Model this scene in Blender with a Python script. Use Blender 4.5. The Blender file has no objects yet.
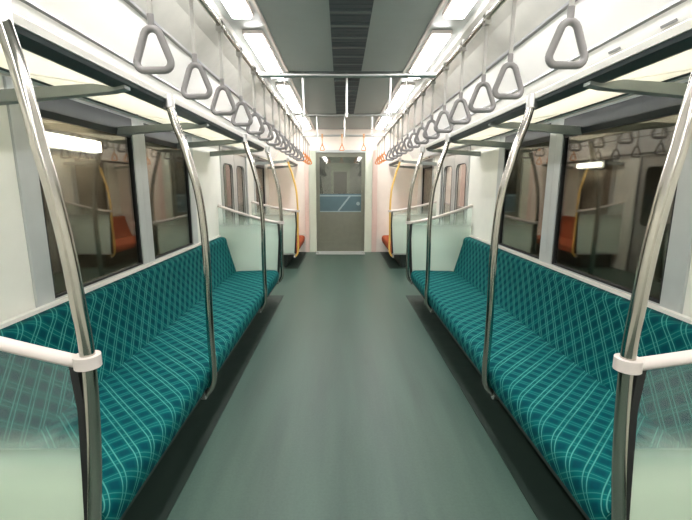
import bpy, bmesh, math, random
from mathutils import Vector, Matrix
random.seed(4)
SC = bpy.context.scene
COL = SC.collection
PI = math.pi
VECTOR = Vector

# ---------------------------------------------------------------- materials
def lin(c):
    c /= 255.0
    return c / 12.92 if c <= .04045 else ((c + .055) / 1.055) ** 2.4
def rgb(r, g, b): return (lin(r), lin(g), lin(b), 1)

def nt(name):
    m = bpy.data.materials.new(name); m.use_nodes = True
    t = m.node_tree; t.nodes.clear()
    o = t.nodes.new('ShaderNodeOutputMaterial')
    return m, t, o
def math_node(t, op, a, b=None, clamp=False):
    n = t.nodes.new('ShaderNodeMath'); n.operation = op; n.use_clamp = clamp
    for i, v in enumerate((a, b)):
        if v is None: continue
        if isinstance(v, (int, float)): n.inputs[i].default_value = v
        else: t.links.new(v, n.inputs[i])
    return n.outputs[0]
def pmat(name, col, rough=.5, metal=0, noise=.06, scale=9, bump=0, spec=.5, stretch=(1, 1, 1), coat=0):
    """plain surface: one colour, slightly uneven by noise in colour and gloss"""
    m, t, o = nt(name)
    p = t.nodes.new('ShaderNodeBsdfPrincipled')
    p.inputs['Base Color'].default_value = col
    p.inputs['Metallic'].default_value = metal
    p.inputs['Roughness'].default_value = rough
    p.inputs['Specular IOR Level'].default_value = spec
    p.inputs['Coat Weight'].default_value = coat
    tc = t.nodes.new('ShaderNodeTexCoord'); mp = t.nodes.new('ShaderNodeMapping')
    mp.inputs['Scale'].default_value = stretch
    t.links.new(tc.outputs['Object'], mp.inputs[0])
    nz = t.nodes.new('ShaderNodeTexNoise'); nz.inputs['Scale'].default_value = scale
    nz.inputs['Detail'].default_value = 4
    t.links.new(mp.outputs[0], nz.inputs['Vector'])
    r = t.nodes.new('ShaderNodeMapRange')
    r.inputs['From Min'].default_value = .3; r.inputs['From Max'].default_value = .7
    r.inputs['To Min'].default_value = 1 - noise; r.inputs['To Max'].default_value = 1 + noise
    t.links.new(nz.outputs['Fac'], r.inputs['Value'])
    mx = t.nodes.new('ShaderNodeVectorMath'); mx.operation = 'SCALE'
    mx.inputs[0].default_value = col[:3]
    t.links.new(r.outputs[0], mx.inputs['Scale'])
    t.links.new(mx.outputs[0], p.inputs['Base Color'])
    rr = math_node(t, 'MULTIPLY', r.outputs[0], rough)
    t.links.new(rr, p.inputs['Roughness'])
    if bump:
        b = t.nodes.new('ShaderNodeBump'); b.inputs['Strength'].default_value = bump
        b.inputs['Distance'].default_value = .002
        t.links.new(nz.outputs['Fac'], b.inputs['Height']); t.links.new(b.outputs[0], p.inputs['Normal'])
    t.links.new(p.outputs[0], o.inputs[0])
    return m
def emat(name, col, strength):
    m, t, o = nt(name)
    e = t.nodes.new('ShaderNodeEmission'); e.inputs[0].default_value = col; e.inputs[1].default_value = strength
    t.links.new(e.outputs[0], o.inputs[0])
    return m
def glassmat(name, tint, refl, rough=.02):
    """thin tinted pane: part clear, part mirror, more mirror at a grazing angle"""
    m, t, o = nt(name)
    tr = t.nodes.new('ShaderNodeBsdfTransparent'); tr.inputs[0].default_value = tint
    gl = t.nodes.new('ShaderNodeBsdfGlossy'); gl.inputs['Roughness'].default_value = rough
    gl.inputs[0].default_value = (.95, .93, .9, 1)
    lw = t.nodes.new('ShaderNodeLayerWeight'); lw.inputs[0].default_value = .35
    f = math_node(t, 'MULTIPLY_ADD', lw.outputs['Fresnel'], .45, True)
    f.node.inputs[2].default_value = refl
    mx = t.nodes.new('ShaderNodeMixShader')
    t.links.new(f, mx.inputs[0]); t.links.new(tr.outputs[0], mx.inputs[1]); t.links.new(gl.outputs[0], mx.inputs[2])
    t.links.new(mx.outputs[0], o.inputs[0])
    return m
def frostmat(name, z0, z1, col):
    """pane clear above z1 (world height), frosted print below z0"""
    m, t, o = nt(name)
    g = t.nodes.new('ShaderNodeNewGeometry'); sp = t.nodes.new('ShaderNodeSeparateXYZ')
    t.links.new(g.outputs['Position'], sp.inputs[0])
    r = t.nodes.new('ShaderNodeMapRange'); r.interpolation_type = 'SMOOTHSTEP'
    r.inputs['From Min'].default_value = z0; r.inputs['From Max'].default_value = z1
    r.inputs['To Min'].default_value = .93; r.inputs['To Max'].default_value = .02
    t.links.new(sp.outputs['Z'], r.inputs['Value'])
    tr = t.nodes.new('ShaderNodeBsdfRefraction'); tr.inputs['IOR'].default_value = 1.0; tr.inputs['Roughness'].default_value = 0; tr.inputs[0].default_value = (.90, .95, .94, 1)
    df = t.nodes.new('ShaderNodeBsdfDiffuse'); df.inputs[0].default_value = col
    tl = t.nodes.new('ShaderNodeBsdfTranslucent'); tl.inputs[0].default_value = col
    m1 = t.nodes.new('ShaderNodeMixShader'); m1.inputs[0].default_value = .35
    t.links.new(df.outputs[0], m1.inputs[1]); t.links.new(tl.outputs[0], m1.inputs[2])
    m2 = t.nodes.new('ShaderNodeMixShader'); t.links.new(r.outputs[0], m2.inputs[0])
    t.links.new(tr.outputs[0], m2.inputs[1]); t.links.new(m1.outputs[0], m2.inputs[2])
    gl = t.nodes.new('ShaderNodeBsdfGlossy'); gl.inputs['Roughness'].default_value = .08
    m3 = t.nodes.new('ShaderNodeMixShader'); m3.inputs[0].default_value = .07
    t.links.new(m2.outputs[0], m3.inputs[1]); t.links.new(gl.outputs[0], m3.inputs[2])
    t.links.new(m3.outputs[0], o.inputs[0])
    return m
def fabricmat(name, base, dark, line, p=.0707):
    """moquette woven with diagonal double lines and dark checks, laid out in metres through the UV map"""
    m, t, o = nt(name)
    uv = t.nodes.new('ShaderNodeUVMap'); uv.uv_map = 'UVMap'
    sp = t.nodes.new('ShaderNodeSeparateXYZ'); t.links.new(uv.outputs[0], sp.inputs[0])
    def family(sign):
        a = math_node(t, 'ADD' if sign > 0 else 'SUBTRACT', sp.outputs[0], sp.outputs[1])
        a = math_node(t, 'MULTIPLY', a, .7071 / p)
        return math_node(t, 'FRACT', math_node(t, 'ADD', a, 50.0))
    def ln(fr, pos, w):
        d = math_node(t, 'ABSOLUTE', math_node(t, 'SUBTRACT', fr, pos))
        return math_node(t, 'SUBTRACT', 1.0, math_node(t, 'DIVIDE', d, w), True)
    def band(fr, pos, w):
        d = math_node(t, 'ABSOLUTE', math_node(t, 'SUBTRACT', fr, pos))
        r = t.nodes.new('ShaderNodeMapRange'); r.interpolation_type = 'SMOOTHSTEP'
        t.links.new(d, r.inputs['Value'])
        r.inputs['From Min'].default_value = w * .3; r.inputs['From Max'].default_value = w * 1.35
        r.inputs['To Min'].default_value = 1; r.inputs['To Max'].default_value = 0
        return r.outputs[0]
    A, B = family(1), family(-1)
    la = math_node(t, 'MULTIPLY', math_node(t, 'MAXIMUM', ln(A, .37, .042), ln(A, .63, .042)), .42)
    lb = math_node(t, 'MAXIMUM', ln(B, .38, .045), ln(B, .62, .045))
    lines = math_node(t, 'MAXIMUM', la, lb)
    da = band(A, .06, .22); da2 = band(A, .94, .22); db = band(B, .06, .22); db2 = band(B, .94, .22)
    DA = math_node(t, 'MAXIMUM', da, da2); DB = math_node(t, 'MAXIMUM', db, db2)
    chk = math_node(t, 'MULTIPLY', DA, DB)
    chk = math_node(t, 'ADD', math_node(t, 'MULTIPLY', chk, .45), math_node(t, 'ADD', math_node(t, 'MULTIPLY', DA, .38), math_node(t, 'MULTIPLY', DB, .1)), True)
    m1 = t.nodes.new('ShaderNodeMix'); m1.data_type = 'RGBA'
    m1.inputs[6].default_value = base; m1.inputs[7].default_value = dark
    t.links.new(chk, m1.inputs[0])
    m2 = t.nodes.new('ShaderNodeMix'); m2.data_type = 'RGBA'; m2.inputs[7].default_value = line
    t.links.new(m1.outputs[2], m2.inputs[6])
    nz = t.nodes.new('ShaderNodeTexNoise'); nz.inputs['Scale'].default_value = 260
    t.links.new(uv.outputs[0], nz.inputs['Vector'])
    big = t.nodes.new('ShaderNodeTexNoise'); big.inputs['Scale'].default_value = 5
    t.links.new(uv.outputs[0], big.inputs['Vector'])
    lf = math_node(t, 'MULTIPLY', lines, math_node(t, 'ADD', math_node(t, 'MULTIPLY', big.outputs['Fac'], .9), .25), True)
    t.links.new(lf, m2.inputs[0])
    p_ = t.nodes.new('ShaderNodeBsdfPrincipled'); p_.inputs['Roughness'].default_value = .85
    p_.inputs['Specular IOR Level'].default_value = .08
    t.links.new(m2.outputs[2], p_.inputs['Base Color'])
    b = t.nodes.new('ShaderNodeBump'); b.inputs['Strength'].default_value = .25; b.inputs['Distance'].default_value = .001
    t.links.new(nz.outputs['Fac'], b.inputs['Height']); t.links.new(b.outputs[0], p_.inputs['Normal'])
    t.links.new(p_.outputs[0], o.inputs[0])
    return m
def floormat():
    """grey-green rubber flooring: faint long wear streaks and speckle"""
    m, t, o = nt('floor_rubber')
    p = t.nodes.new('ShaderNodeBsdfPrincipled')
    tc = t.nodes.new('ShaderNodeTexCoord'); mp = t.nodes.new('ShaderNodeMapping')
    mp.inputs['Scale'].default_value = (5, .45, 1)
    t.links.new(tc.outputs['Object'], mp.inputs[0])
    n1 = t.nodes.new('ShaderNodeTexNoise'); n1.inputs['Scale'].default_value = 1.3; n1.inputs['Detail'].default_value = 5
    t.links.new(mp.outputs[0], n1.inputs['Vector'])
    n2 = t.nodes.new('ShaderNodeTexNoise'); n2.inputs['Scale'].default_value = 90
    t.links.new(tc.outputs['Object'], n2.inputs['Vector'])
    cr = t.nodes.new('ShaderNodeValToRGB')
    cr.color_ramp.elements[0].position = .3; cr.color_ramp.elements[0].color = rgb(54, 76, 68)
    cr.color_ramp.elements[1].position = .72; cr.color_ramp.elements[1].color = rgb(73, 96, 86)
    f = math_node(t, 'ADD', n1.outputs['Fac'], math_node(t, 'MULTIPLY', math_node(t, 'SUBTRACT', n2.outputs['Fac'], .5), .35))
    t.links.new(f, cr.inputs[0]); t.links.new(cr.outputs[0], p.inputs['Base Color'])
    r = math_node(t, 'ADD', math_node(t, 'MULTIPLY', n1.outputs['Fac'], .2), .3)
    t.links.new(r, p.inputs['Roughness'])
    p.inputs['Specular IOR Level'].default_value = .45
    t.links.new(p.outputs[0], o.inputs[0])
    return m
def translucent(name, col, tl_=.5):
    m, t, o = nt(name)
    df = t.nodes.new('ShaderNodeBsdfDiffuse'); tl = t.nodes.new('ShaderNodeBsdfTranslucent')
    df.inputs[0].default_value = col; tl.inputs[0].default_value = col
    mx = t.nodes.new('ShaderNodeMixShader'); mx.inputs[0].default_value = tl_
    t.links.new(df.outputs[0], mx.inputs[1]); t.links.new(tl.outputs[0], mx.inputs[2])
    t.links.new(mx.outputs[0], o.inputs[0])
    return m

M = dict(
    wall=pmat('wall_laminate', rgb(226, 226, 216), .45, noise=.02),
    cove=pmat('coving_enamel', rgb(186, 185, 178), .25, noise=.05, spec=.6),
    adp=pmat('advert_panel', rgb(240, 240, 238), .4, noise=.01),
    ceil=pmat('ceiling_panel', rgb(150, 160, 157), .5, noise=.03, spec=.6),
    joint=pmat('ceiling_joint', rgb(70, 76, 76), .5),
    grille=pmat('vent_dark', rgb(62, 72, 76), .5),
    grillebar=pmat('vent_bar', rgb(96, 104, 104), .45),
    floor=floormat(),
    alu=pmat('aluminium', rgb(190, 192, 190), .34, .75, .05, 6, stretch=(1, 1, 6)),
    alup=pmat('painted_aluminium', rgb(186, 190, 188), .42, .25, .04),
    white=pmat('white_plastic', rgb(205, 196, 190), .35, noise=.02),
    lip=pmat('rack_lip', rgb(226, 224, 216), .4, noise=.02),
    brack=pmat('rack_bracket', rgb(138, 144, 140), .45, .3),
    blind=pmat('blind_roll', rgb(46, 52, 54), .35, .2, noise=.1, stretch=(1, 6, 1)),
    steel=pmat('brushed_steel', rgb(182, 178, 170), .15, 1, .08, 5, stretch=(4, 4, .6)),
    steelw=pmat('satin_steel', rgb(200, 200, 197), .32, 1, .05),
    dark=pmat('dark_rack_beam', rgb(52, 62, 63), .45, .2),
    gasket=pmat('black_rubber', rgb(22, 24, 24), .6),
    under=pmat('seat_underside', rgb(28, 38, 34), .6),
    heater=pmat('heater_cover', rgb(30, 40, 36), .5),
    edge=pmat('floor_edge_dark', rgb(24, 40, 33), .5, noise=.08),
    shelf=translucent('milky_shelf', (.80, .785, .70, 1), .8),
    strap=pmat('grey_strap', rgb(172, 170, 164), .6),
    handle=pmat('grey_handle', rgb(132, 129, 128), .38, noise=.03),
    ostrap=pmat('orange_strap', rgb(226, 176, 130), .6),
    ohandle=pmat('orange_handle', rgb(226, 140, 78), .4),
    yellow=pmat('yellow_grip', rgb(222, 180, 92), .4),
    bulk=pmat('bulkhead_laminate', rgb(236, 226, 214), .42, noise=.02),
    pinkp=pmat('bulkhead_cabinet', rgb(232, 208, 196), .45, noise=.02),
    post=pmat('door_post', rgb(214, 222, 204), .35, noise=.02),
    doorleaf=pmat('steel_door', rgb(190, 190, 186), .35, .6, .05),
    endleaf=pmat('end_door_steel', rgb(120, 122, 108), .4, .3, .06),
    band=pmat('blue_band', rgb(74, 100, 106), .4),
    paleline=pmat('pale_line', rgb(140, 160, 162), .4),
    stick=pmat('cream_sticker', rgb(214, 208, 192), .5),
    slot=pmat('grey_latch', rgb(150, 152, 154), .4, .4),
    tunnel=pmat('tunnel_wall', rgb(176, 164, 146), .8, noise=.2, scale=2, stretch=(1, .5, 2)),
    track=pmat('track_bed', rgb(70, 66, 60), .9, noise=.3, scale=6),
    diff=emat('lamp_diffuser', (1, .97, .955, 1), 16),
    outl=emat('outside_lamp', (1, .98, .9, 1), 14),
    outl2=emat('outside_small_lamp', (1, .97, .88, 1), 4),
    pane=glassmat('window_glass', (.72, .71, .65, 1), .07),
    dpane=glassmat('door_glass', (.5, .5, .47, 1), .2),
    epane=glassmat('end_door_glass', (.5, .52, .48, 1), .12),
    frost=frostmat('frosted_partition', .44, .66, rgb(226, 240, 222)),
    frostrefl=frostmat('frosted_partition_reflection', .62, 1.0, rgb(222, 236, 224)),  # frost carried higher on the far panes to stand in for their reflections
    fab=fabricmat('teal_moquette', rgb(0, 86, 86), rgb(0, 60, 70), rgb(88, 166, 156)),
    ofab=fabricmat('orange_moquette', rgb(172, 90, 62), rgb(150, 72, 50), rgb(200, 110, 70)),
)

# ---------------------------------------------------------------- mesh helpers
def build(name, bm, mat, parent=None, smooth=False, loc=None):
    me = bpy.data.meshes.new(name)
    bmesh.ops.recalc_face_normals(bm, faces=bm.faces[:])
    bm.to_mesh(me); bm.free()
    me.materials.append(M[mat])
    if smooth:
        for p in me.polygons: p.use_smooth = True
        try: me.set_sharp_from_angle(angle=math.radians(40))
        except Exception: pass
    o = bpy.data.objects.new(name, me); COL.objects.link(o)
    if parent: o.parent = parent
    if loc: o.location = loc
    return o
def box(bm, x0, x1, y0, y1, z0, z1, bev=0):
    x0, x1 = min(x0, x1), max(x0, x1)
    vs = [bm.verts.new((x, y, z)) for x in (x0, x1) for y in (y0, y1) for z in (z0, z1)]
    fs = [bm.faces.new([vs[i] for i in f]) for f in ((0, 1, 3, 2), (4, 6, 7, 5), (0, 4, 5, 1), (2, 3, 7, 6), (0, 2, 6, 4), (1, 5, 7, 3))]
    if bev:
        es = list({e for f in fs for e in f.edges})
        bmesh.ops.bevel(bm, geom=es, offset=bev, segments=2, affect='EDGES', profile=.7)
    return bm
def prism(bm, poly, y0, y1, s=1):
    """extrude the closed outline poly of (x, z) along y"""
    a = [bm.verts.new((x * s, y0, z)) for x, z in poly]; b = [bm.verts.new((x * s, y1, z)) for x, z in poly]
    n = len(poly)
    bm.faces.new(a); bm.faces.new(b)
    for i in range(n): bm.faces.new((a[i], a[(i + 1) % n], b[(i + 1) % n], b[i]))
    return bm
def prismx(bm, poly, x0, x1):
    """extrude the closed outline poly of (y, z) along x"""
    a = [bm.verts.new((x0, y, z)) for y, z in poly]; b = [bm.verts.new((x1, y, z)) for y, z in poly]
    n = len(poly)
    bm.faces.new(a); bm.faces.new(b)
    for i in range(n): bm.faces.new((a[i], a[(i + 1) % n], b[(i + 1) % n], b[i]))
    return bm
def smooth_path(pts, n=6):
    P = [Vector(p) for p in pts]; out = []
    for i in range(len(P) - 1):
        p0 = P[max(i - 1, 0)]; p1 = P[i]; p2 = P[i + 1]; p3 = P[min(i + 2, len(P) - 1)]
        for k in range(n):
            t = k / n
            out.append(.5 * ((2 * p1) + (p2 - p0) * t + (2 * p0 - 5 * p1 + 4 * p2 - p3) * t * t + (3 * p1 - p0 - 3 * p2 + p3) * t ** 3))
    out.append(P[-1]); return out
def tube(bm, pts, r, seg=14, closed=False, ry=None):
    P = [Vector(p) for p in pts]; n = len(P); rings = []
    ref = None
    for i in range(n):
        if closed: d = P[(i + 1) % n] - P[i - 1]
        else: d = P[min(i + 1, n - 1)] - P[max(i - 1, 0)]
        d.normalize()
        if ref is None:
            ref = Vector((0, 1, 0)) if abs(d.y) < .9 else Vector((1, 0, 0))
        u = (ref - d * ref.dot(d)).normalized(); w = d.cross(u)
        ref = u
        rings.append([bm.verts.new(P[i] + u * math.cos(2 * PI * k / seg) * (ry or r) + w * math.sin(2 * PI * k / seg) * r) for k in range(seg)])
    m = n if closed else n - 1
    for i in range(m):
        a, b = rings[i], rings[(i + 1) % n]
        for k in range(seg): bm.faces.new((a[k], a[(k + 1) % seg], b[(k + 1) % seg], b[k]))
    if not closed: bm.faces.new(rings[0]); bm.faces.new(rings[-1])
    return bm
def NB(): return bmesh.new()
def empty(name, loc=(0, 0, 0)):
    o = bpy.data.objects.new(name, None); COL.objects.link(o); o.location = loc
    o.empty_display_size = .1
    return o
def tag(o, label=None, cat=None, group=None, kind=None):
    for k, v in (('label', label), ('category', cat), ('group', group), ('kind', kind)):
        if v: o[k] = v
    return o
def struct(o): o['kind'] = 'structure'; return o
def copy_tree(o, parent=None):
    c = o.copy(); COL.objects.link(c)
    if parent: c.parent = parent
    for ch in o.children: copy_tree(ch, c)
    return c

W = 1.45                      # half width of the car inside
Y0, YE = -3.4, 7.92           # rear end, front bulkhead
CZ = 2.36
SIDE = {-1: 'left', 1: 'right'}
BENCH = (1.05, 4.52)
PRIO = (6.36, 7.86)
DOOR = (4.80, 6.04)

# ---------------------------------------------------------------- setting
struct(build('floor', box(NB(), -W - .05, W + .05, Y0, YE + 1.6, -.06, 0), 'floor'))
b = NB(); box(b, -.54, .54, Y0, 4.03, CZ, CZ + .04); box(b, -.54, .54, 4.07, 6.28, CZ, CZ + .04); box(b, -.54, .54, 6.32, YE, CZ, CZ + .04)
box(b, -W - .05, W + .05, Y0, YE, CZ + .06, CZ + .1)
struct(build('ceiling', b, 'ceil'))
for i, y in enumerate((4.05, 6.30)):
    struct(build('trim_%d' % (i + 1), box(NB(), -.54, .54, y - .02, y + .02, CZ - .006, CZ + .03), 'joint'))

def wall_with_holes(name, s, holes, z_top=1.76):
    ys = sorted({Y0, YE} | {v for h in holes for v in h[:2]}); zs = sorted({0, z_top} | {v for h in holes for v in h[2:]})
    b = NB()
    for i in range(len(ys) - 1):
        for j in range(len(zs) - 1):
            ym, zm = (ys[i] + ys[i + 1]) / 2, (zs[j] + zs[j + 1]) / 2
            if any(h[0] < ym < h[1] and h[2] < zm < h[3] for h in holes): continue
            box(b, s * W, s * (W + .05), ys[i], ys[i + 1], zs[j], zs[j + 1])
    bmesh.ops.remove_doubles(b, verts=b.verts[:], dist=1e-5)
    return struct(build(name, b, 'wall'))
for s in (-1, 1):
    wall_with_holes('wall_' + SIDE[s], s, [(1.77 if s < 0 else 1.68, 3.88, .73, 1.75), (DOOR[0], DOOR[1], 0, 1.72), (6.56, 7.56, .73, 1.75)])
    # coving above the wall: header, advert panel and upper slope, each its own strip of the shell
    hdr = [(1.45, 1.76), (1.36, 1.775), (1.22, 1.975), (1.26, 1.99), (1.40, 1.80), (1.5, 1.79), (1.5, 1.76)]
    struct(build('trim_header_' + SIDE[s], prism(NB(), hdr, Y0, YE, s), 'adp'))
    adv = [(1.22, 1.982), (1.055, 2.162), (1.08, 2.18), (1.26, 1.995)]
    struct(build('trim_advert_panel_' + SIDE[s], prism(NB(), adv, Y0, YE, s), 'adp'))
    struct(build('trim_lower_bead_' + SIDE[s], prism(NB(), [(1.228, 1.968), (1.208, 1.973), (1.208, 1.983), (1.228, 1.99)], Y0, YE, s), 'slot'))
    struct(build('trim_upper_bead_' + SIDE[s], prism(NB(), [(1.06, 2.152), (1.043, 2.157), (1.038, 2.167), (1.055, 2.173)], Y0, YE, s), 'slot'))
    cov = [(1.05, 2.170), (.93, 2.272), (.80, 2.335), (.80, 2.375), (.95, 2.297), (1.08, 2.19)]
    struct(build('trim_coving_' + SIDE[s], prism(NB(), cov, Y0, YE, s), 'cove', smooth=False))
    struct(build('trim_lamp_bead_' + SIDE[s], prism(NB(), [(.54, 2.345), (.54, 2.40), (.556, 2.40), (.556, 2.345)], Y0, YE, s), 'white'))
    struct(build('trim_lamp_channel_' + SIDE[s], prism(NB(), [(.556, 2.375), (.80, 2.375), (.80, 2.40), (.556, 2.40)], Y0, YE, s), 'alup'))
    # dark strip laid on the floor under the bench, turned up against the heater box
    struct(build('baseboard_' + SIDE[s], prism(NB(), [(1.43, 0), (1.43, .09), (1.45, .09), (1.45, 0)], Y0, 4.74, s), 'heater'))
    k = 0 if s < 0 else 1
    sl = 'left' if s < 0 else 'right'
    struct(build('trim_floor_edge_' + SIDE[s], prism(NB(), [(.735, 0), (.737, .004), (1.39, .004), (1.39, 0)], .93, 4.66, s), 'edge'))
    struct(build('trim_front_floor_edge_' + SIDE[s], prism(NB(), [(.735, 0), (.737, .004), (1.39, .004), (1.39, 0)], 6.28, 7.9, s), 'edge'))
    # windows
    ws = 1.77 if s < 0 else 1.68
    for n, (a0, a1, g0, g1) in enumerate(((ws, 2.86, ws + .115, 2.78), (2.86, 3.88, 2.95, 3.75), (6.56, 7.56, 6.66, 7.46))):
        w = struct(empty('window_%d' % (k * 3 + n + 1), (s * W, (a0 + a1) / 2, .73)))
        b = NB(); cy = (a0 + a1) / 2
        z0, z1, gz0, gz1 = .73, 1.75, .757, 1.738
        X0, X1 = -s * .012, s * .035
        def bx(u0, u1, v0, v1): box(b, X0, X1, u0 - cy, u1 - cy, v0 - .73, v1 - .73, .004)
        bx(a0, g0, z0, z1); bx(g1, a1, z0, z1); bx(g0, g1, z0, gz0); bx(g0, g1, gz1, z1)
        build('window_frame', b, 'alup', w)
        b = NB()
        for u0, u1, v0, v1 in ((g0, g0 + .016, gz0, gz1), (g1 - .016, g1, gz0, gz1), (g0, g1, gz0, gz0 + .012), (g0, g1, gz1 - .012, gz1)):
            box(b, -s * .004, s * .02, u0 - cy, u1 - cy, v0 - .73, v1 - .73)
        build('gasket', b, 'gasket', w)
        b = NB(); box(b, s * .008, s * .014, g0 - cy, g1 - cy, gz0 - .73, gz1 - .73)
        build('pane', b, 'pane', w)
        b = NB(); prism(b, [(-.012, 1.738 - .73), (-.014, 1.65 - .73), (-.004, 1.618 - .73), (.006, 1.618 - .73), (.006, 1.738 - .73)], g0 - cy, g1 - cy, s)
        build('blind_roll', b, 'blind', w)
    # sliding doors
    d = struct(empty('door_%d' % (k + 1), (s * W, 5.42, 0)))
    def rr(cy, cz, hy, hz, rad, ang):
        # where the ray at ang leaves a rounded rectangle
        dy, dz = math.cos(ang), math.sin(ang); lo, hi = 0, 3
        for _ in range(40):
            t = (lo + hi) / 2; y, z = abs(dy * t), abs(dz * t)
            qx, qz = y - (hy - rad), z - (hz - rad)
            dist = math.hypot(max(qx, 0), max(qz, 0)) + min(max(qx, qz), 0) - rad
            if dist < 0: lo = t
            else: hi = t
        return (cy + dy * lo, cz + dz * lo)
    for c in (-.31, .31):
        lw = .302; zt = 1.72; wc = 1.15; hz, hy = .42, .205
        angs = sorted([2 * PI * i / 48 for i in range(48)] + [math.atan2(sz * hz_, sy * lw) % (2 * PI) for sy, sz, hz_ in ((1, 1, zt - wc), (-1, 1, zt - wc), (1, -1, wc), (-1, -1, wc))])
        inner = [rr(c, wc, hy, hz, .07, a) for a in angs]
        outer = []
        for a in angs:
            dy, dz = math.cos(a), math.sin(a)
            t = min(lw / abs(dy) if abs(dy) > 1e-6 else 99, (zt - wc) / dz if dz > 1e-6 else 99, -wc / dz if dz < -1e-6 else 99)
            outer.append((c + dy * t, wc + dz * t))
        b = NB(); n = len(angs)
        L = [[b.verts.new((x, y, z)) for y, z in lp] for x, lp in ((-s * -.005, inner), (s * .005, outer), (s * .035, outer), (s * .035, inner))]
        for i in range(n):
            j = (i + 1) % n
            for q in range(4):
                A, B_ = L[q], L[(q + 1) % 4]
                b.faces.new((A[i], A[j], B_[j], B_[i]))
        lf = build('door_leaf', b, 'doorleaf', d)
        b = NB(); tube(b, [(s * .004, y, z) for y, z in inner], .004, 8, closed=True)
        build('gasket', b, 'gasket', lf)
        b = NB(); vs = [b.verts.new((s * .018, y, z)) for y, z in inner]; b.faces.new(vs)
        vs2 = [b.verts.new((s * .023, y, z)) for y, z in inner]; b.faces.new(vs2)
        build('pane', b, 'dpane', lf)
    b = NB()
    box(b, -s * .015, s * .03, -.66, -.62, 0, 1.76); box(b, -s * .015, s * .03, .62, .66, 0, 1.76); box(b, -s * .015, s * .03, -.62, .62, 1.72, 1.76)
    build('door_frame', b, 'alu', d)
    # the dark place outside
    struct(build('wall_outside_' + SIDE[s], box(NB(), s * 3.3, s * 3.4, -5, 14, -1, 4.5), 'tunnel'))
struct(build('trim_track_bed', box(NB(), -3.4, 3.4, -5, 14, -1.1, -1.0), 'track'))
struct(build('trim_tunnel_roof', box(NB(), -3.4, 3.4, -5, 14, 4.5, 4.6), 'tunnel'))
struct(build('wall_rear', box(NB(), -W - .05, W + .05, Y0 - .05, Y0, 0, CZ + .1), 'wall'))

# front bulkhead with the gangway door
DX0, DX1, DZ = -.53, .42, 1.93
b = NB()
box(b, -W - .05, DX0 - .14, YE, YE + .05, 0, CZ + .1); box(b, DX1 + .14, W + .05, YE, YE + .05, 0, CZ + .1)
box(b, DX0 - .14, DX1 + .14, YE, YE + .05, DZ + .05, CZ + .1)
struct(build('wall_front', b, 'bulk'))
b = NB(); box(b, DX0 - .14, DX0, YE - .05, YE + .06, 0, DZ + .05, .015); struct(build('trim_door_post_left', b, 'post'))
b = NB(); box(b, DX1, DX1 + .14, YE - .05, YE + .06, 0, DZ + .05, .015); struct(build('trim_door_post_right', b, 'post'))
b = NB(); box(b, DX0, DX1, YE - .02, YE + .06, DZ, DZ + .05, .005); struct(build('trim_door_lintel', b, 'alup'))
for s, x0, x1 in ((-1, DX0 - .22, DX0 - .14), (1, DX1 + .14, DX1 + .24)):
    b = NB(); box(b, x0, x1, YE - .03, YE, .0, 1.98, .01)
    struct(build('trim_cabinet_edge_' + SIDE[s], b, 'pinkp'))
cx = (DX0 + DX1) / 2
d = struct(empty('door_3', (cx, YE + .03, 0)))
hw = (DX1 - DX0) / 2
b = NB()
box(b, -hw, -hw + .07, -.018, .018, .014, DZ, .004); box(b, hw - .07, hw, -.018, .018, .014, DZ, .004)
box(b, -hw + .07, hw - .07, -.018, .018, .014, .20, .004); box(b, -hw + .07, hw - .07, -.018, .018, DZ - .08, DZ, .004)
build('door_frame', b, 'endleaf', d)
b = NB(); box(b, -hw + .07, hw - .07, -.004, .004, .20, DZ - .08); build('pane', b, 'epane', d)
b = NB(); box(b, -hw + .07, hw - .07, -.009, -.0045, .20, .80, .002); build('lower_panel', b, 'endleaf', d)
b = NB(); box(b, -hw + .07, hw - .07, -.008, -.005, .80, 1.15); bn = build('blue_band', b, 'band', d)
b = NB(); box(b, -hw + .07, hw - .07, -.012, -.008, .795, .815); box(b, -hw + .07, hw - .07, -.012, -.008, 1.10, 1.125)
build('pale_line', b, 'paleline', bn)
b = NB(); prism(b, [(-.06, .82), (-.02, .82), (.20, 1.10), (.16, 1.10)], -.0115, -.0085); build('slanting_stripe', b, 'paleline', bn)
b = NB(); tube(b, [(hw - .13, -.05, .96), (hw - .13, -.018, .96)], .035, 20); build('door_handle', b, 'paleline', d, smooth=True)
b = NB(); box(b, -hw, hw, -.34, .03, .0, .014, .003); build('threshold', b, 'alup', d)
b = NB(); tube(b, [(-hw + .04, -.25, .012), (-hw + .04, -.25, .035)], .02, 16); build('floor_bolt', b, 'steelw', d)
b = NB(); tube(b, [(hw - .04, -.25, .012), (hw - .04, -.25, .035)], .02, 16); build('floor_bolt', b, 'steelw', d)
# the gangway behind the glass
for nm, bb in (('wall_gangway_left', (-.75, -.70, YE + .06, YE + 1.6, 0, 2.1)), ('wall_gangway_right', (.60, .65, YE + .06, YE + 1.6, 0, 2.1)),
               ('ceiling_gangway', (-.75, .65, YE + .06, YE + 1.65, 2.1, 2.15)), ('wall_gangway_end', (-.75, .65, YE + 1.6, YE + 1.65, 0, 2.1))):
    struct(build(nm, box(NB(), *bb), 'alup'))
t = empty('gangway_door', (-.06, YE + 1.598, 0.001))
b = NB(); box(b, -.22, .22, -.04, 0, .0, 1.82, .01); build('door_leaf', b, 'post', t)
b = NB(); box(b, -.15, .15, -.046, -.041, 1.0, 1.62, .002); build('pane', b, 'gasket', t)
tag(t, 'pale door of the next car, seen through the end door glass', 'door')
t = empty('gangway_fill_lamp', (-.06, YE + .9, 2.1))  # unseen lamp, added to light the gangway behind the glass
b = NB(); box(b, -.2, .2, -.06, .06, -.03, .0, .005); build('lamp_diffuser', b, 'outl', t)  # glowing box of the added gangway lamp
tag(t, 'added unseen lamp lighting the gangway behind the end door', 'lamp')

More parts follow.
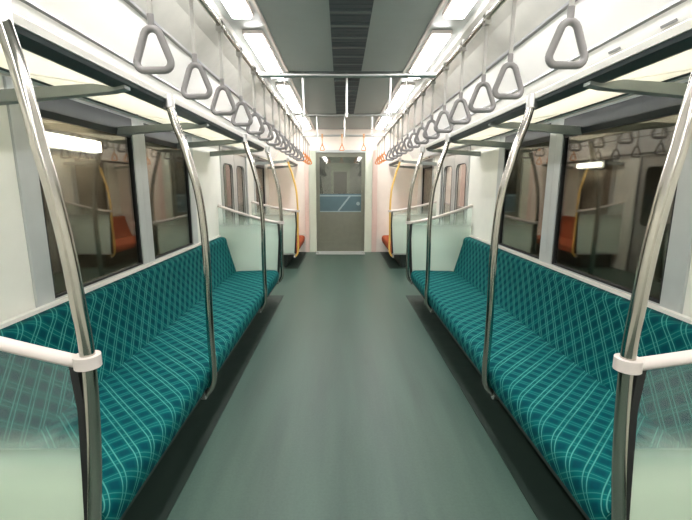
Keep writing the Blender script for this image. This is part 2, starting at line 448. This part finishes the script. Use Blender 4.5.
# ---------------------------------------------------------------- ceiling lamps, vents
LY = ((-2.9, -1.7), (-1.3, -.1), (.3, 1.5), (1.72, 2.74), (3.06, 4.16), (4.52, 6.0), (6.38, 7.7))
order = ['', '', 'nearest', 'second', 'third', 'fourth', 'last and farthest']
for s in (-1, 1):
    for i, (a, c) in enumerate(LY):
        t = empty('ceiling_lamp', (s * .665, (a + c) / 2, CZ)); h = (c - a) / 2
        b = NB(); box(b, -.072, .072, -h - .02, h + .02, -.012, .013, .005); build('lamp_housing', b, 'white', t)
        b = NB(); box(b, -.058, .058, -h, h, -.03, -.0125, .008); build('lamp_diffuser', b, 'diff', t)
        pos = ['rearmost, behind the viewer', 'behind the viewer', 'over the viewer'][i] if i < 3 else \
              ['nearest the top edge of the photo', 'crossed by the steel cross rail', 'third in the row, over the doors', 'farthest, by the front bulkhead'][i - 3]
        tag(t, 'white strip lamp on the %s of the ceiling, %s' % (SIDE[s], pos), 'lamp', 'strip lamps along the ceiling')
def vent(y0, y1, label):
    t = empty('ceiling_vent', (.015, (y0 + y1) / 2, CZ)); h = (y1 - y0) / 2
    b = NB(); box(b, -.13, .13, -h, h, -.006, -.0005); build('vent_backing', b, 'grille', t)
    n = round(2 * h / .222)
    for i in range(n + 1):
        y = -h + i * 2 * h / n
        b = NB(); box(b, -.13, .13, y - .016, y + .016, -.012, -.006, .002); build('cross_bar', b, 'grillebar', t)
    for i in range(n):
        b = NB(); yb = -h + i * 2 * h / n
        for q in (1, 2, 3): box(b, -.126, .126, yb + q * .0555 - .003, yb + q * .0555 + .003, -.008, -.006)
        build('grille_slats', b, 'grille', t)
    tag(t, label, 'vent', 'dark grilles along the middle of the ceiling')
vent(1.2, 3.98, 'long dark slatted grille in the ceiling, nearer than the first cross joint')
vent(4.12, 6.24, 'dark slatted grille in the ceiling over the doors, beyond the first joint')

# ---------------------------------------------------------------- benches
def fabric_strip(bm, prof, y0, y1, s, endcap=True, ny=24, sag=None):
    """sweep prof [(x,z)] along y with a metric UV map; y0,y1 ends are rounded in"""
    uvl = bm.loops.layers.uv.new('UVMap')
    L = [0]
    for i in range(1, len(prof)): L.append(L[-1] + math.dist(prof[i], prof[i - 1]))
    cxm = sum(p[0] for p in prof) / len(prof); czm = sum(p[1] for p in prof) / len(prof)
    st = []
    r = .03
    for q in range(5):
        a = q / 4 * PI / 2; st.append((y0 + r * (1 - math.sin(a)) if False else y0 + r * (1 - math.cos(a)), 1 - (1 - math.sin(a)) * .07))
    for q in range(1, ny): st.append((y0 + r + (y1 - y0 - 2 * r) * q / ny, 1))
    for q in range(4, -1, -1):
        a = q / 4 * PI / 2; st.append((y1 - r * (1 - math.cos(a)), 1 - (1 - math.sin(a)) * .07))
    rows = []
    for y, k in st:
        rows.append([bm.verts.new(((cxm + (x - cxm) * k) * s, y, czm + (z - czm) * k)) for x, z in prof])
    for i in range(len(st) - 1):
        for j in range(len(prof) - 1):
            f = bm.faces.new((rows[i][j], rows[i + 1][j], rows[i + 1][j + 1], rows[i][j + 1]))
            for lp, (ii, jj) in zip(f.loops, ((i, j), (i + 1, j), (i + 1, j + 1), (i, j + 1))):
                lp[uvl].uv = (st[ii][0] * 1.0, L[jj])
    for row, y in ((rows[0], y0), (rows[-1], y1)):
        f = bm.faces.new(row)
        for lp in f.loops: lp[uvl].uv = (lp.vert.co.x, lp.vert.co.z)
    return bm
def arc(cx_, cz_, r, a0, a1, n): return [(cx_ + r * math.cos(math.radians(a0 + (a1 - a0) * i / n)), cz_ + r * math.sin(math.radians(a0 + (a1 - a0) * i / n))) for i in range(n + 1)]
CUSH = [(.80, .235), (.765, .235)] + arc(.80, .27, .042, 200, 180, 2) + [(.757, .29)] + arc(.808, .297, .05, 178, 92, 6) + [(.90, .349), (1.0, .345), (1.1, .341), (1.2, .34), (1.26, .335), (1.28, .31), (1.28, .25)]
BACK = [(1.25, .33), (1.262, .38), (1.283, .45), (1.302, .52), (1.32, .59), (1.337, .65)] + arc(1.382, .695, .038, 170, 80, 6) + [(1.415, .733), (1.435, .72), (1.435, .33)]
def bench(s, y0, y1, fab, label, prio=False):
    t = empty('priority_bench' if prio else 'bench_seat', (s * 1.1, (y0 + y1) / 2, 0))
    ym = (y0 + y1) / 2
    def mk(name, bm, mat, smooth=False):
        bmesh.ops.translate(bm, verts=bm.verts, vec=(-s * 1.1, -ym, 0))
        return build(name, bm, mat, t, smooth)
    mk('seat_cushion', fabric_strip(NB(), CUSH, y0 + .01, y1 - .01, s), fab, True)
    mk('backrest', fabric_strip(NB(), BACK, y0 + .01, y1 - .01, s), fab, True)
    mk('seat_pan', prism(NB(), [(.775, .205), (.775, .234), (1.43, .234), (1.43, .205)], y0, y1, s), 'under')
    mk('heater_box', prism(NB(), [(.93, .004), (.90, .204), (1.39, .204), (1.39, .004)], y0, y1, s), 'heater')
    b = NB(); prism(b, [(1.41, .735), (1.41, .752), (1.4375, .752), (1.4375, .735)], y0, y1, s); mk('top_trim', b, 'lip')
    tag(t, label, 'seat', 'front priority benches' if prio else 'long teal benches')
    return t
bench(-1, *BENCH, 'fab', 'long teal plaid bench along the left wall under the windows')
bench(1, *BENCH, 'fab', 'long teal plaid bench along the right wall under the windows')
bench(-1, *PRIO, 'ofab', 'short orange-red bench at the front end on the left, mostly behind its partition', True)
bench(1, *PRIO, 'ofab', 'short orange-red bench at the front end on the right, mostly behind its partition', True)

# ---------------------------------------------------------------- luggage racks
def rack(s, y0, y1, brackets, label, endpost=False):
    t = empty('luggage_rack', (s * 1.1, (y0 + y1) / 2, 1.62)); O = Vector((-s * 1.1, -(y0 + y1) / 2, -1.62))
    def mk(name, bm, mat, smooth=False, par=None):
        bmesh.ops.translate(bm, verts=bm.verts, vec=O); return build(name, bm, mat, par or t, smooth)
    mk('front_beam', prism(NB(), [(.868, 1.700), (.872, 1.686), (.92, 1.675), (.932, 1.676), (.932, 1.695), (.92, 1.700)], y0, y1, s), 'dark')
    mk('front_rail', prism(NB(), [(.862, 1.701), (.858, 1.724), (.868, 1.731), (.884, 1.729), (.888, 1.701)], y0 - .01, y1 + .01, s), 'lip')
    e = [y0] + list(brackets) + [y1]
    for i in range(len(e) - 1):
        mk('shelf_panel', prism(NB(), [(.934, 1.678), (.934, 1.685), (1.32, 1.745), (1.32, 1.738)], e[i] + .02, e[i + 1] - .02, s), 'shelf')
    for y in e:
        yy = min(max(y, y0 + .02), y1 - .02)
        mk('bracket', prism(NB(), [(.88, 1.671), (.88, 1.690), (.935, 1.692), (1.447, 1.662), (1.447, 1.612), (.935, 1.659)], yy - .022, yy + .022, s), 'brack')
    b = NB(); tube(b, [(s * 1.33, y0, 1.739), (s * 1.33, y1, 1.739)], .008, 8); mk('rear_rail', b, 'dark', True)
    if endpost:
        b = NB(); tube(b, smooth_path([(s * .872, y0 + .0, 1.70), (s * .872, y0, 1.78), (s * .90, y0, 1.95), (s * .985, y0, 2.18)]), .011, 12); mk('end_post', b, 'steel', True)
    tag(t, label, 'rack', 'luggage racks')
rack(-1, 1.02, 4.45, (1.66, 2.62, 3.55), 'long luggage rack with milky shelf panels above the left windows')
rack(1, 1.02, 4.45, (1.60, 2.60, 3.55), 'long luggage rack with milky shelf panels above the right windows')
rack(-1, 6.40, 7.84, (), 'short luggage rack at the front end above the left priority bench')
rack(1, 6.40, 7.84, (), 'short luggage rack at the front end above the right priority bench')

# ---------------------------------------------------------------- grab poles
POLE = [(.860, 1.69), (.840, 1.60), (.807, 1.50), (.780, 1.39), (.755, 1.28), (.740, 1.13), (.733, .93), (.736, .72), (.737, .50), (.735, .34), (.745, .25), (.785, .192)]
NEAR = [(.826, 1.70), (.802, 1.59), (.786, 1.49), (.772, 1.39), (.755, 1.29), (.738, 1.15), (.727, 1.0), (.719, .85), (.726, .67), (.739, .51), (.758, .35), (.775, .20)]
def pole(name, s, y, dx, mat, r, label, group, prof=None):
    t = empty(name, (s * .775, y, .2)); xt = (prof or POLE)[0][0]
    O = Vector((-s * .775, 0, -.2))
    pts = smooth_path([(s * (x + dx * max(0, min(1, (1.66 - z) / .5))), 0, z) for x, z in (prof or POLE)], 5)
    b = NB(); tube(b, [p + O for p in pts], r, 18)
    build('curved_tube', b, mat, t, True)
    b = NB(); tube(b, [Vector((s * xt, 0, 1.665)) + O, Vector((s * xt, 0, 1.727)) + O], r * 1.35, 16); tube(b, [Vector((s * xt, 0, 1.712)) + O, Vector((s * .874, 0, 1.712)) + O], .016, 16)
    build('top_clamp', b, 'steelw', t, True)
    if prof:
        b = NB(); tube(b, [p + O for p in smooth_path([(s * .826, 0, 1.71), (s * .820, 0, 1.80), (s * .822, 0, 2.0), (s * .835, 0, 2.322)])], .012, 14)
        build('upper_tube', b, mat, t, True)
    b = NB(); tube(b, [Vector((s * .775, 0, .190)) + O, Vector((s * .80, 0, .190)) + O], r * 1.4, 16)
    build('foot_collar', b, 'steelw', t, True)
    return tag(t, label, 'pole', group)
for s in (-1, 1):
    sd = SIDE[s]
    g = 'curved steel poles along the benches'
    pole('grab_pole', s, 1.0, 0, 'steel', .0185, 'nearest curved steel pole on the %s, holding the near partition' % sd, g, NEAR)
    pole('grab_pole', s, 2.0, -.005, 'steel', .019, 'second curved steel pole on the %s, rising from the bench edge' % sd, g)
    pole('grab_pole', s, 3.5, -.005, 'steel', .019, 'third curved steel pole on the %s, at the far part of the bench' % sd, g)
    pole('grab_pole', s, 4.58, -.005, 'steel', .019, 'fourth curved steel pole on the %s, at the far end of the bench' % sd, g)
    pole('grab_pole', s, 6.30, -.01, 'yellow', .015, 'yellow curved pole on the %s at the front partition beyond the doors' % sd, 'yellow poles at the front end')

# ---------------------------------------------------------------- partitions
def partition(s, y, zp, zw, x_in, label, mat='frostrefl', ex=1.3):
    """frosted screen from the pole to the wall, with a white rail that climbs towards the wall"""
    t = empty('seat_partition', (s * 1.1, y, .25)); O = Vector((-s * 1.1, -y, -.25))
    n = 14
    top = []
    for i in range(n + 1):
        q = i / n; x = x_in + .035 + (W - .006 - x_in - .035) * q
        top.append((x, zp + (zw - zp) * q ** ex))
    b = NB()
    outline = top + [(W - .006, .24), (x_in + .06, .24), (x_in + .038, .5)]
    prism(b, outline, y - .004, y + .004, s); bmesh.ops.translate(b, verts=b.verts, vec=O)
    build('glass_panel', b, mat, t)
    b = NB(); r = .0165
    pts = [Vector((s * x_in, y, zp - .003))] + [Vector((s * x, y, z)) for x, z in top]
    tube(b, [p + O for p in smooth_path(pts, 3)], r, 14, ry=.02)
    tube(b, [Vector((s * x_in, y, zp - .0165)) + O, Vector((s * x_in, y, zp + .0165)) + O], .033, 24)
    build('top_rail', b, 'white', t, True)
    b = NB(); prism(b, [(x_in + .022, zp - .01), (x_in + .044, zp - .01), (x_in + .036, .7), (x_in + .048, .5), (x_in + .066, .24), (x_in + .044, .24), (x_in + .026, .5), (x_in + .016, .7)], y - .012, y + .012, s)
    bmesh.ops.translate(b, verts=b.verts, vec=O); build('edge_gasket', b, 'gasket', t)
    b = NB(); prism(b, [(x_in + .05, .222), (x_in + .05, .245), (W - .006, .245), (W - .006, .222)], y - .012, y + .012, s)
    bmesh.ops.translate(b, verts=b.verts, vec=O); build('bottom_rail', b, 'steelw', t)
    tag(t, label, 'partition', 'frosted partitions at the bench ends')
for s in (-1, 1):
    sd = SIDE[s]
    partition(s, 1.0, .842 if s < 0 else .833, 1.03 if s < 0 else .95, .721, 'large frosted partition with white rail in the near %s corner' % sd, 'frost', 1.05)
    partition(s, 4.58, .89, 1.08, .728, 'frosted partition closing the far end of the %s teal bench' % sd)
    partition(s, 6.30, .915, 1.06, .722, 'frosted partition before the %s priority bench, beyond the doors' % sd)

# ---------------------------------------------------------------- overhead rails
RZ = 2.05; RX = .62
def rail(pts, label, hangers, r=.014, hz0=2.05):
    c = Vector(pts[0]); t = empty('overhead_rail', c)
    b = NB(); tube(b, [Vector(p) - c for p in pts], r, 14); build('tube', b, 'steelw' if pts[0][1] == pts[1][1] else 'steel', t, True)
    for hx, hy, hz in hangers:
        b = NB(); tube(b, [Vector((hx, hy, hz0)) - c, Vector((hx, hy, hz)) - c], .010, 12)
        tube(b, [Vector((hx, hy, hz - .012)) - c, Vector((hx, hy, hz)) - c], .024, 16)
        tube(b, [Vector((hx, hy, hz0 - .02)) - c, Vector((hx, hy, hz0 + .02)) - c], .018, 16)
        build('hanger', b, 'steelw', t, True)
    tag(t, label, 'rail', 'steel rails under the ceiling')
for s in (-1, 1):
    rail([(s * RX, -2.4, RZ), (s * RX, 7.80, RZ)], 'long steel strap rail running the whole car on the %s' % SIDE[s], [(s * RX, y, 2.345) for y in (-1.5, 1.61, 4.34, 6.19)])
rail([(-RX + .0145, 2.94, RZ), (RX - .014, 2.94, RZ)], 'nearer steel cross rail joining the two strap rails', [], .017)
rail([(-RX + .014, 6.30, RZ), (RX - .014, 6.30, RZ)], 'farthest steel cross rail, beyond the doors, hung on rods under the second ceiling joint', [(x, 6.30, CZ - .006) for x in (-.405, .01, .425)])
rail([(-.43, 4.05, 1.97), (.45, 4.05, 1.97)], 'short steel cross bar hung on three rods under the first ceiling joint', [(x, 4.05, CZ - .006) for x in (-.405, .01, .425)], .011, 1.97)
# ---------------------------------------------------------------- strap handles
def rounded_tri(k_=1.0):
    c = [(-.063 * k_, -.074 * k_, .022 * k_), (.063 * k_, -.074 * k_, .022 * k_), (.0, .092 * k_, .026 * k_)]
    pts = []
    V = [Vector((x, z)) for x, z, r in c]
    for i in range(3):
        p = V[i]; a = (V[i - 1] - p).normalized(); b_ = (V[(i + 1) % 3] - p).normalized(); r = c[i][2]
        half = a.angle(b_) / 2; d = r / math.tan(half); ctr = p + (a + b_).normalized() * (r / math.sin(half))
        s0 = p + a * d; s1 = p + b_ * d
        v0 = s0 - ctr; v1 = s1 - ctr; ang0 = math.atan2(v0.y, v0.x); da = math.atan2(v1.y, v1.x) - ang0
        while da > PI: da -= 2 * PI
        while da < -PI: da += 2 * PI
        for k in range(7):
            an = ang0 + da * k / 6; pts.append((ctr.x + r * math.cos(an), 0, ctr.y + r * math.sin(an)))
    return pts
def make_strap(L, sm, hm, name='strap_handle', k_=1.0):
    """origin at the rail's axis; ring centre hangs L below"""
    t = empty(name, (0, 0, 0))
    b = NB()
    top = -L + .072 * k_
    box(b, -.0075, .0075, -.003, .003, top, -.02, .001)
    # the belt loops over the rail
    ring = [(0, .0185 * math.cos(a), .0185 * math.sin(a)) for a in [2 * PI * k / 20 for k in range(20)]]
    tube(b, ring, .0025, 6, closed=True)
    for v in b.verts:
        pass
    build('belt', b, sm, t)
    b = NB(); box(b, -.014, .014, -.020, -.0165, -.028, .024, .001); box(b, -.014, .014, .0165, .020, -.028, .024, .001); box(b, -.014, .014, -.020, .020, .018, .022, .001); box(b, -.014, .014, -.020, .020, -.032, -.026, .001)
    build('rail_loop', b, sm, t)
    b = NB(); tube(b, [(0, 0, top + .012), (0, 0, top - .006), (0, 0, top - .026 * k_)], .0105, 12, ry=.008); build('sleeve', b, hm, t, True)
    b = NB(); tube(b, [(x, 0, z - L) for x, _, z in rounded_tri(k_)], .0115 * k_, 12, closed=True, ry=.0095)
    build('triangle_ring', b, hm, t, True)
    return t
num = ['nearest', 'second', 'third', 'fourth', 'fifth', 'sixth', 'seventh', 'eighth', 'ninth', 'tenth', 'eleventh', 'twelfth', 'thirteenth', 'fourteenth']
proto = make_strap(.325, 'strap', 'handle'); oproto = make_strap(.30, 'strap', 'ohandle', 'orange_strap_handle', .8)
first = {id(proto): True, id(oproto): True}
def hang(p, x, y, rz, label, group):
    if first[id(p)]: o = p; first[id(p)] = False
    else: o = copy_tree(p)
    o.location = (x, y, RZ); o.rotation_euler = (0, 0, rz)
    tag(o, label, 'strap', group)
pending = []
for s in (-1, 1):
    y = 1.32 if s < 0 else 1.268; k = 0
    while y < 5.9:
        if all(abs(y - q) > .03 for q in (1.61, 4.34, 2.94)): yy = y
        else: yy = y + .06
        pending.append((proto, s * RX, yy, random.uniform(-.06, .06), '%s grey triangular strap handle from the viewer on the %s rail' % (num[k], SIDE[s]), 'grey strap handles on the side rails')); k += 1
        y += .37 if s < 0 else .36
    y = 6.36; k = 0
    while y < 7.75:
        pending.append((oproto, s * RX, y, random.uniform(-.06, .06), '%s orange strap handle on the %s rail at the front end' % (num[k], SIDE[s]), 'orange strap handles at the front end')); k += 1
        y += .36
for a in pending: hang(*a)
sproto = make_strap(.17, 'ostrap', 'ohandle', 'orange_strap_handle', .62); first[id(sproto)] = True
for x, w in ((-.33, 'left'), (-.03, 'middle'), (.30, 'right')):
    hang(sproto, x, 6.30, 0, '%s short orange strap handle of the three on the farthest cross rail' % w, 'short orange straps on the farthest cross rail')

# ---------------------------------------------------------------- small things on the right coving
for i, (y, q, lb) in enumerate(((1.72, .30, 'small grey latch on the white right panel above the rack, nearer one'), (2.04, .30, 'small grey latch on the white right panel above the rack, farther one'))):
    # on the slanting header, near its upper edge
    x = 1.25; z = 1.932
    b = NB(); box(b, -.006, .006, -.04, .04, -.002, .002, .0015)
    o = build('panel_latch', b, 'slot'); o.location = (x - .003, y, z - .0026); o.rotation_euler = (0, math.atan2(.20, .14), 0)
    tag(o, lb, 'latch', 'latches on the right advert panel')
b = NB(); box(b, -.03, .03, -.04, .04, -.0015, .0015)
o = build('panel_sticker', b, 'stick'); o.location = (1.29 - .0035, 2.32, 1.875 - .0025); o.rotation_euler = (0, math.atan2(.20, .14), 0)
tag(o, 'small cream sticker on the right header above the luggage rack', 'sticker')

# ---------------------------------------------------------------- lamps outside the windows
t = empty('platform_lamp', (-3.3, 4.9, 1.80))
b = NB(); box(b, .0, .06, -.55, .55, -.09, .09, .01); build('lamp_housing', b, 'alup', t)
b = NB(); box(b, .061, .12, -.52, .52, -.065, .065, .01); build('lamp_tube', b, 'outl', t)
tag(t, 'bright white strip lamp seen outside through the near left window', 'lamp', 'lamps outside the car')
t = empty('platform_lamp', (3.3, 5.42, 1.57))
b = NB(); box(b, -.05, .0, -.27, .27, -.05, .05, .01); build('lamp_housing', b, 'alup', t)
b = NB(); box(b, -.10, -.051, -.24, .24, -.03, .03, .01); build('lamp_tube', b, 'outl2', t)
tag(t, 'short bright lamp seen outside through the near right window', 'lamp', 'lamps outside the car')

# ---------------------------------------------------------------- world, camera
w = bpy.data.worlds.new('world'); SC.world = w; w.use_nodes = True
w.node_tree.nodes['Background'].inputs[0].default_value = (.02, .022, .025, 1)
w.node_tree.nodes['Background'].inputs[1].default_value = .4
cd = bpy.data.cameras.new('camera'); cam = bpy.data.objects.new('camera', cd); COL.objects.link(cam)
cd.sensor_width = 36; cd.lens = 400 / 692 * 36; cd.clip_start = .02; cd.shift_x = 5 / 692
cam.location = (-.045, 0, 1.3); cam.rotation_euler = (PI / 2 - math.atan(74 / 400), 0, 0)
SC.camera = cam
SC.view_settings.view_transform = 'Standard'; SC.view_settings.look = 'None'
SC.view_settings.exposure = 1.25; SC.view_settings.gamma = 1; SC.view_settings.use_curve_mapping = False
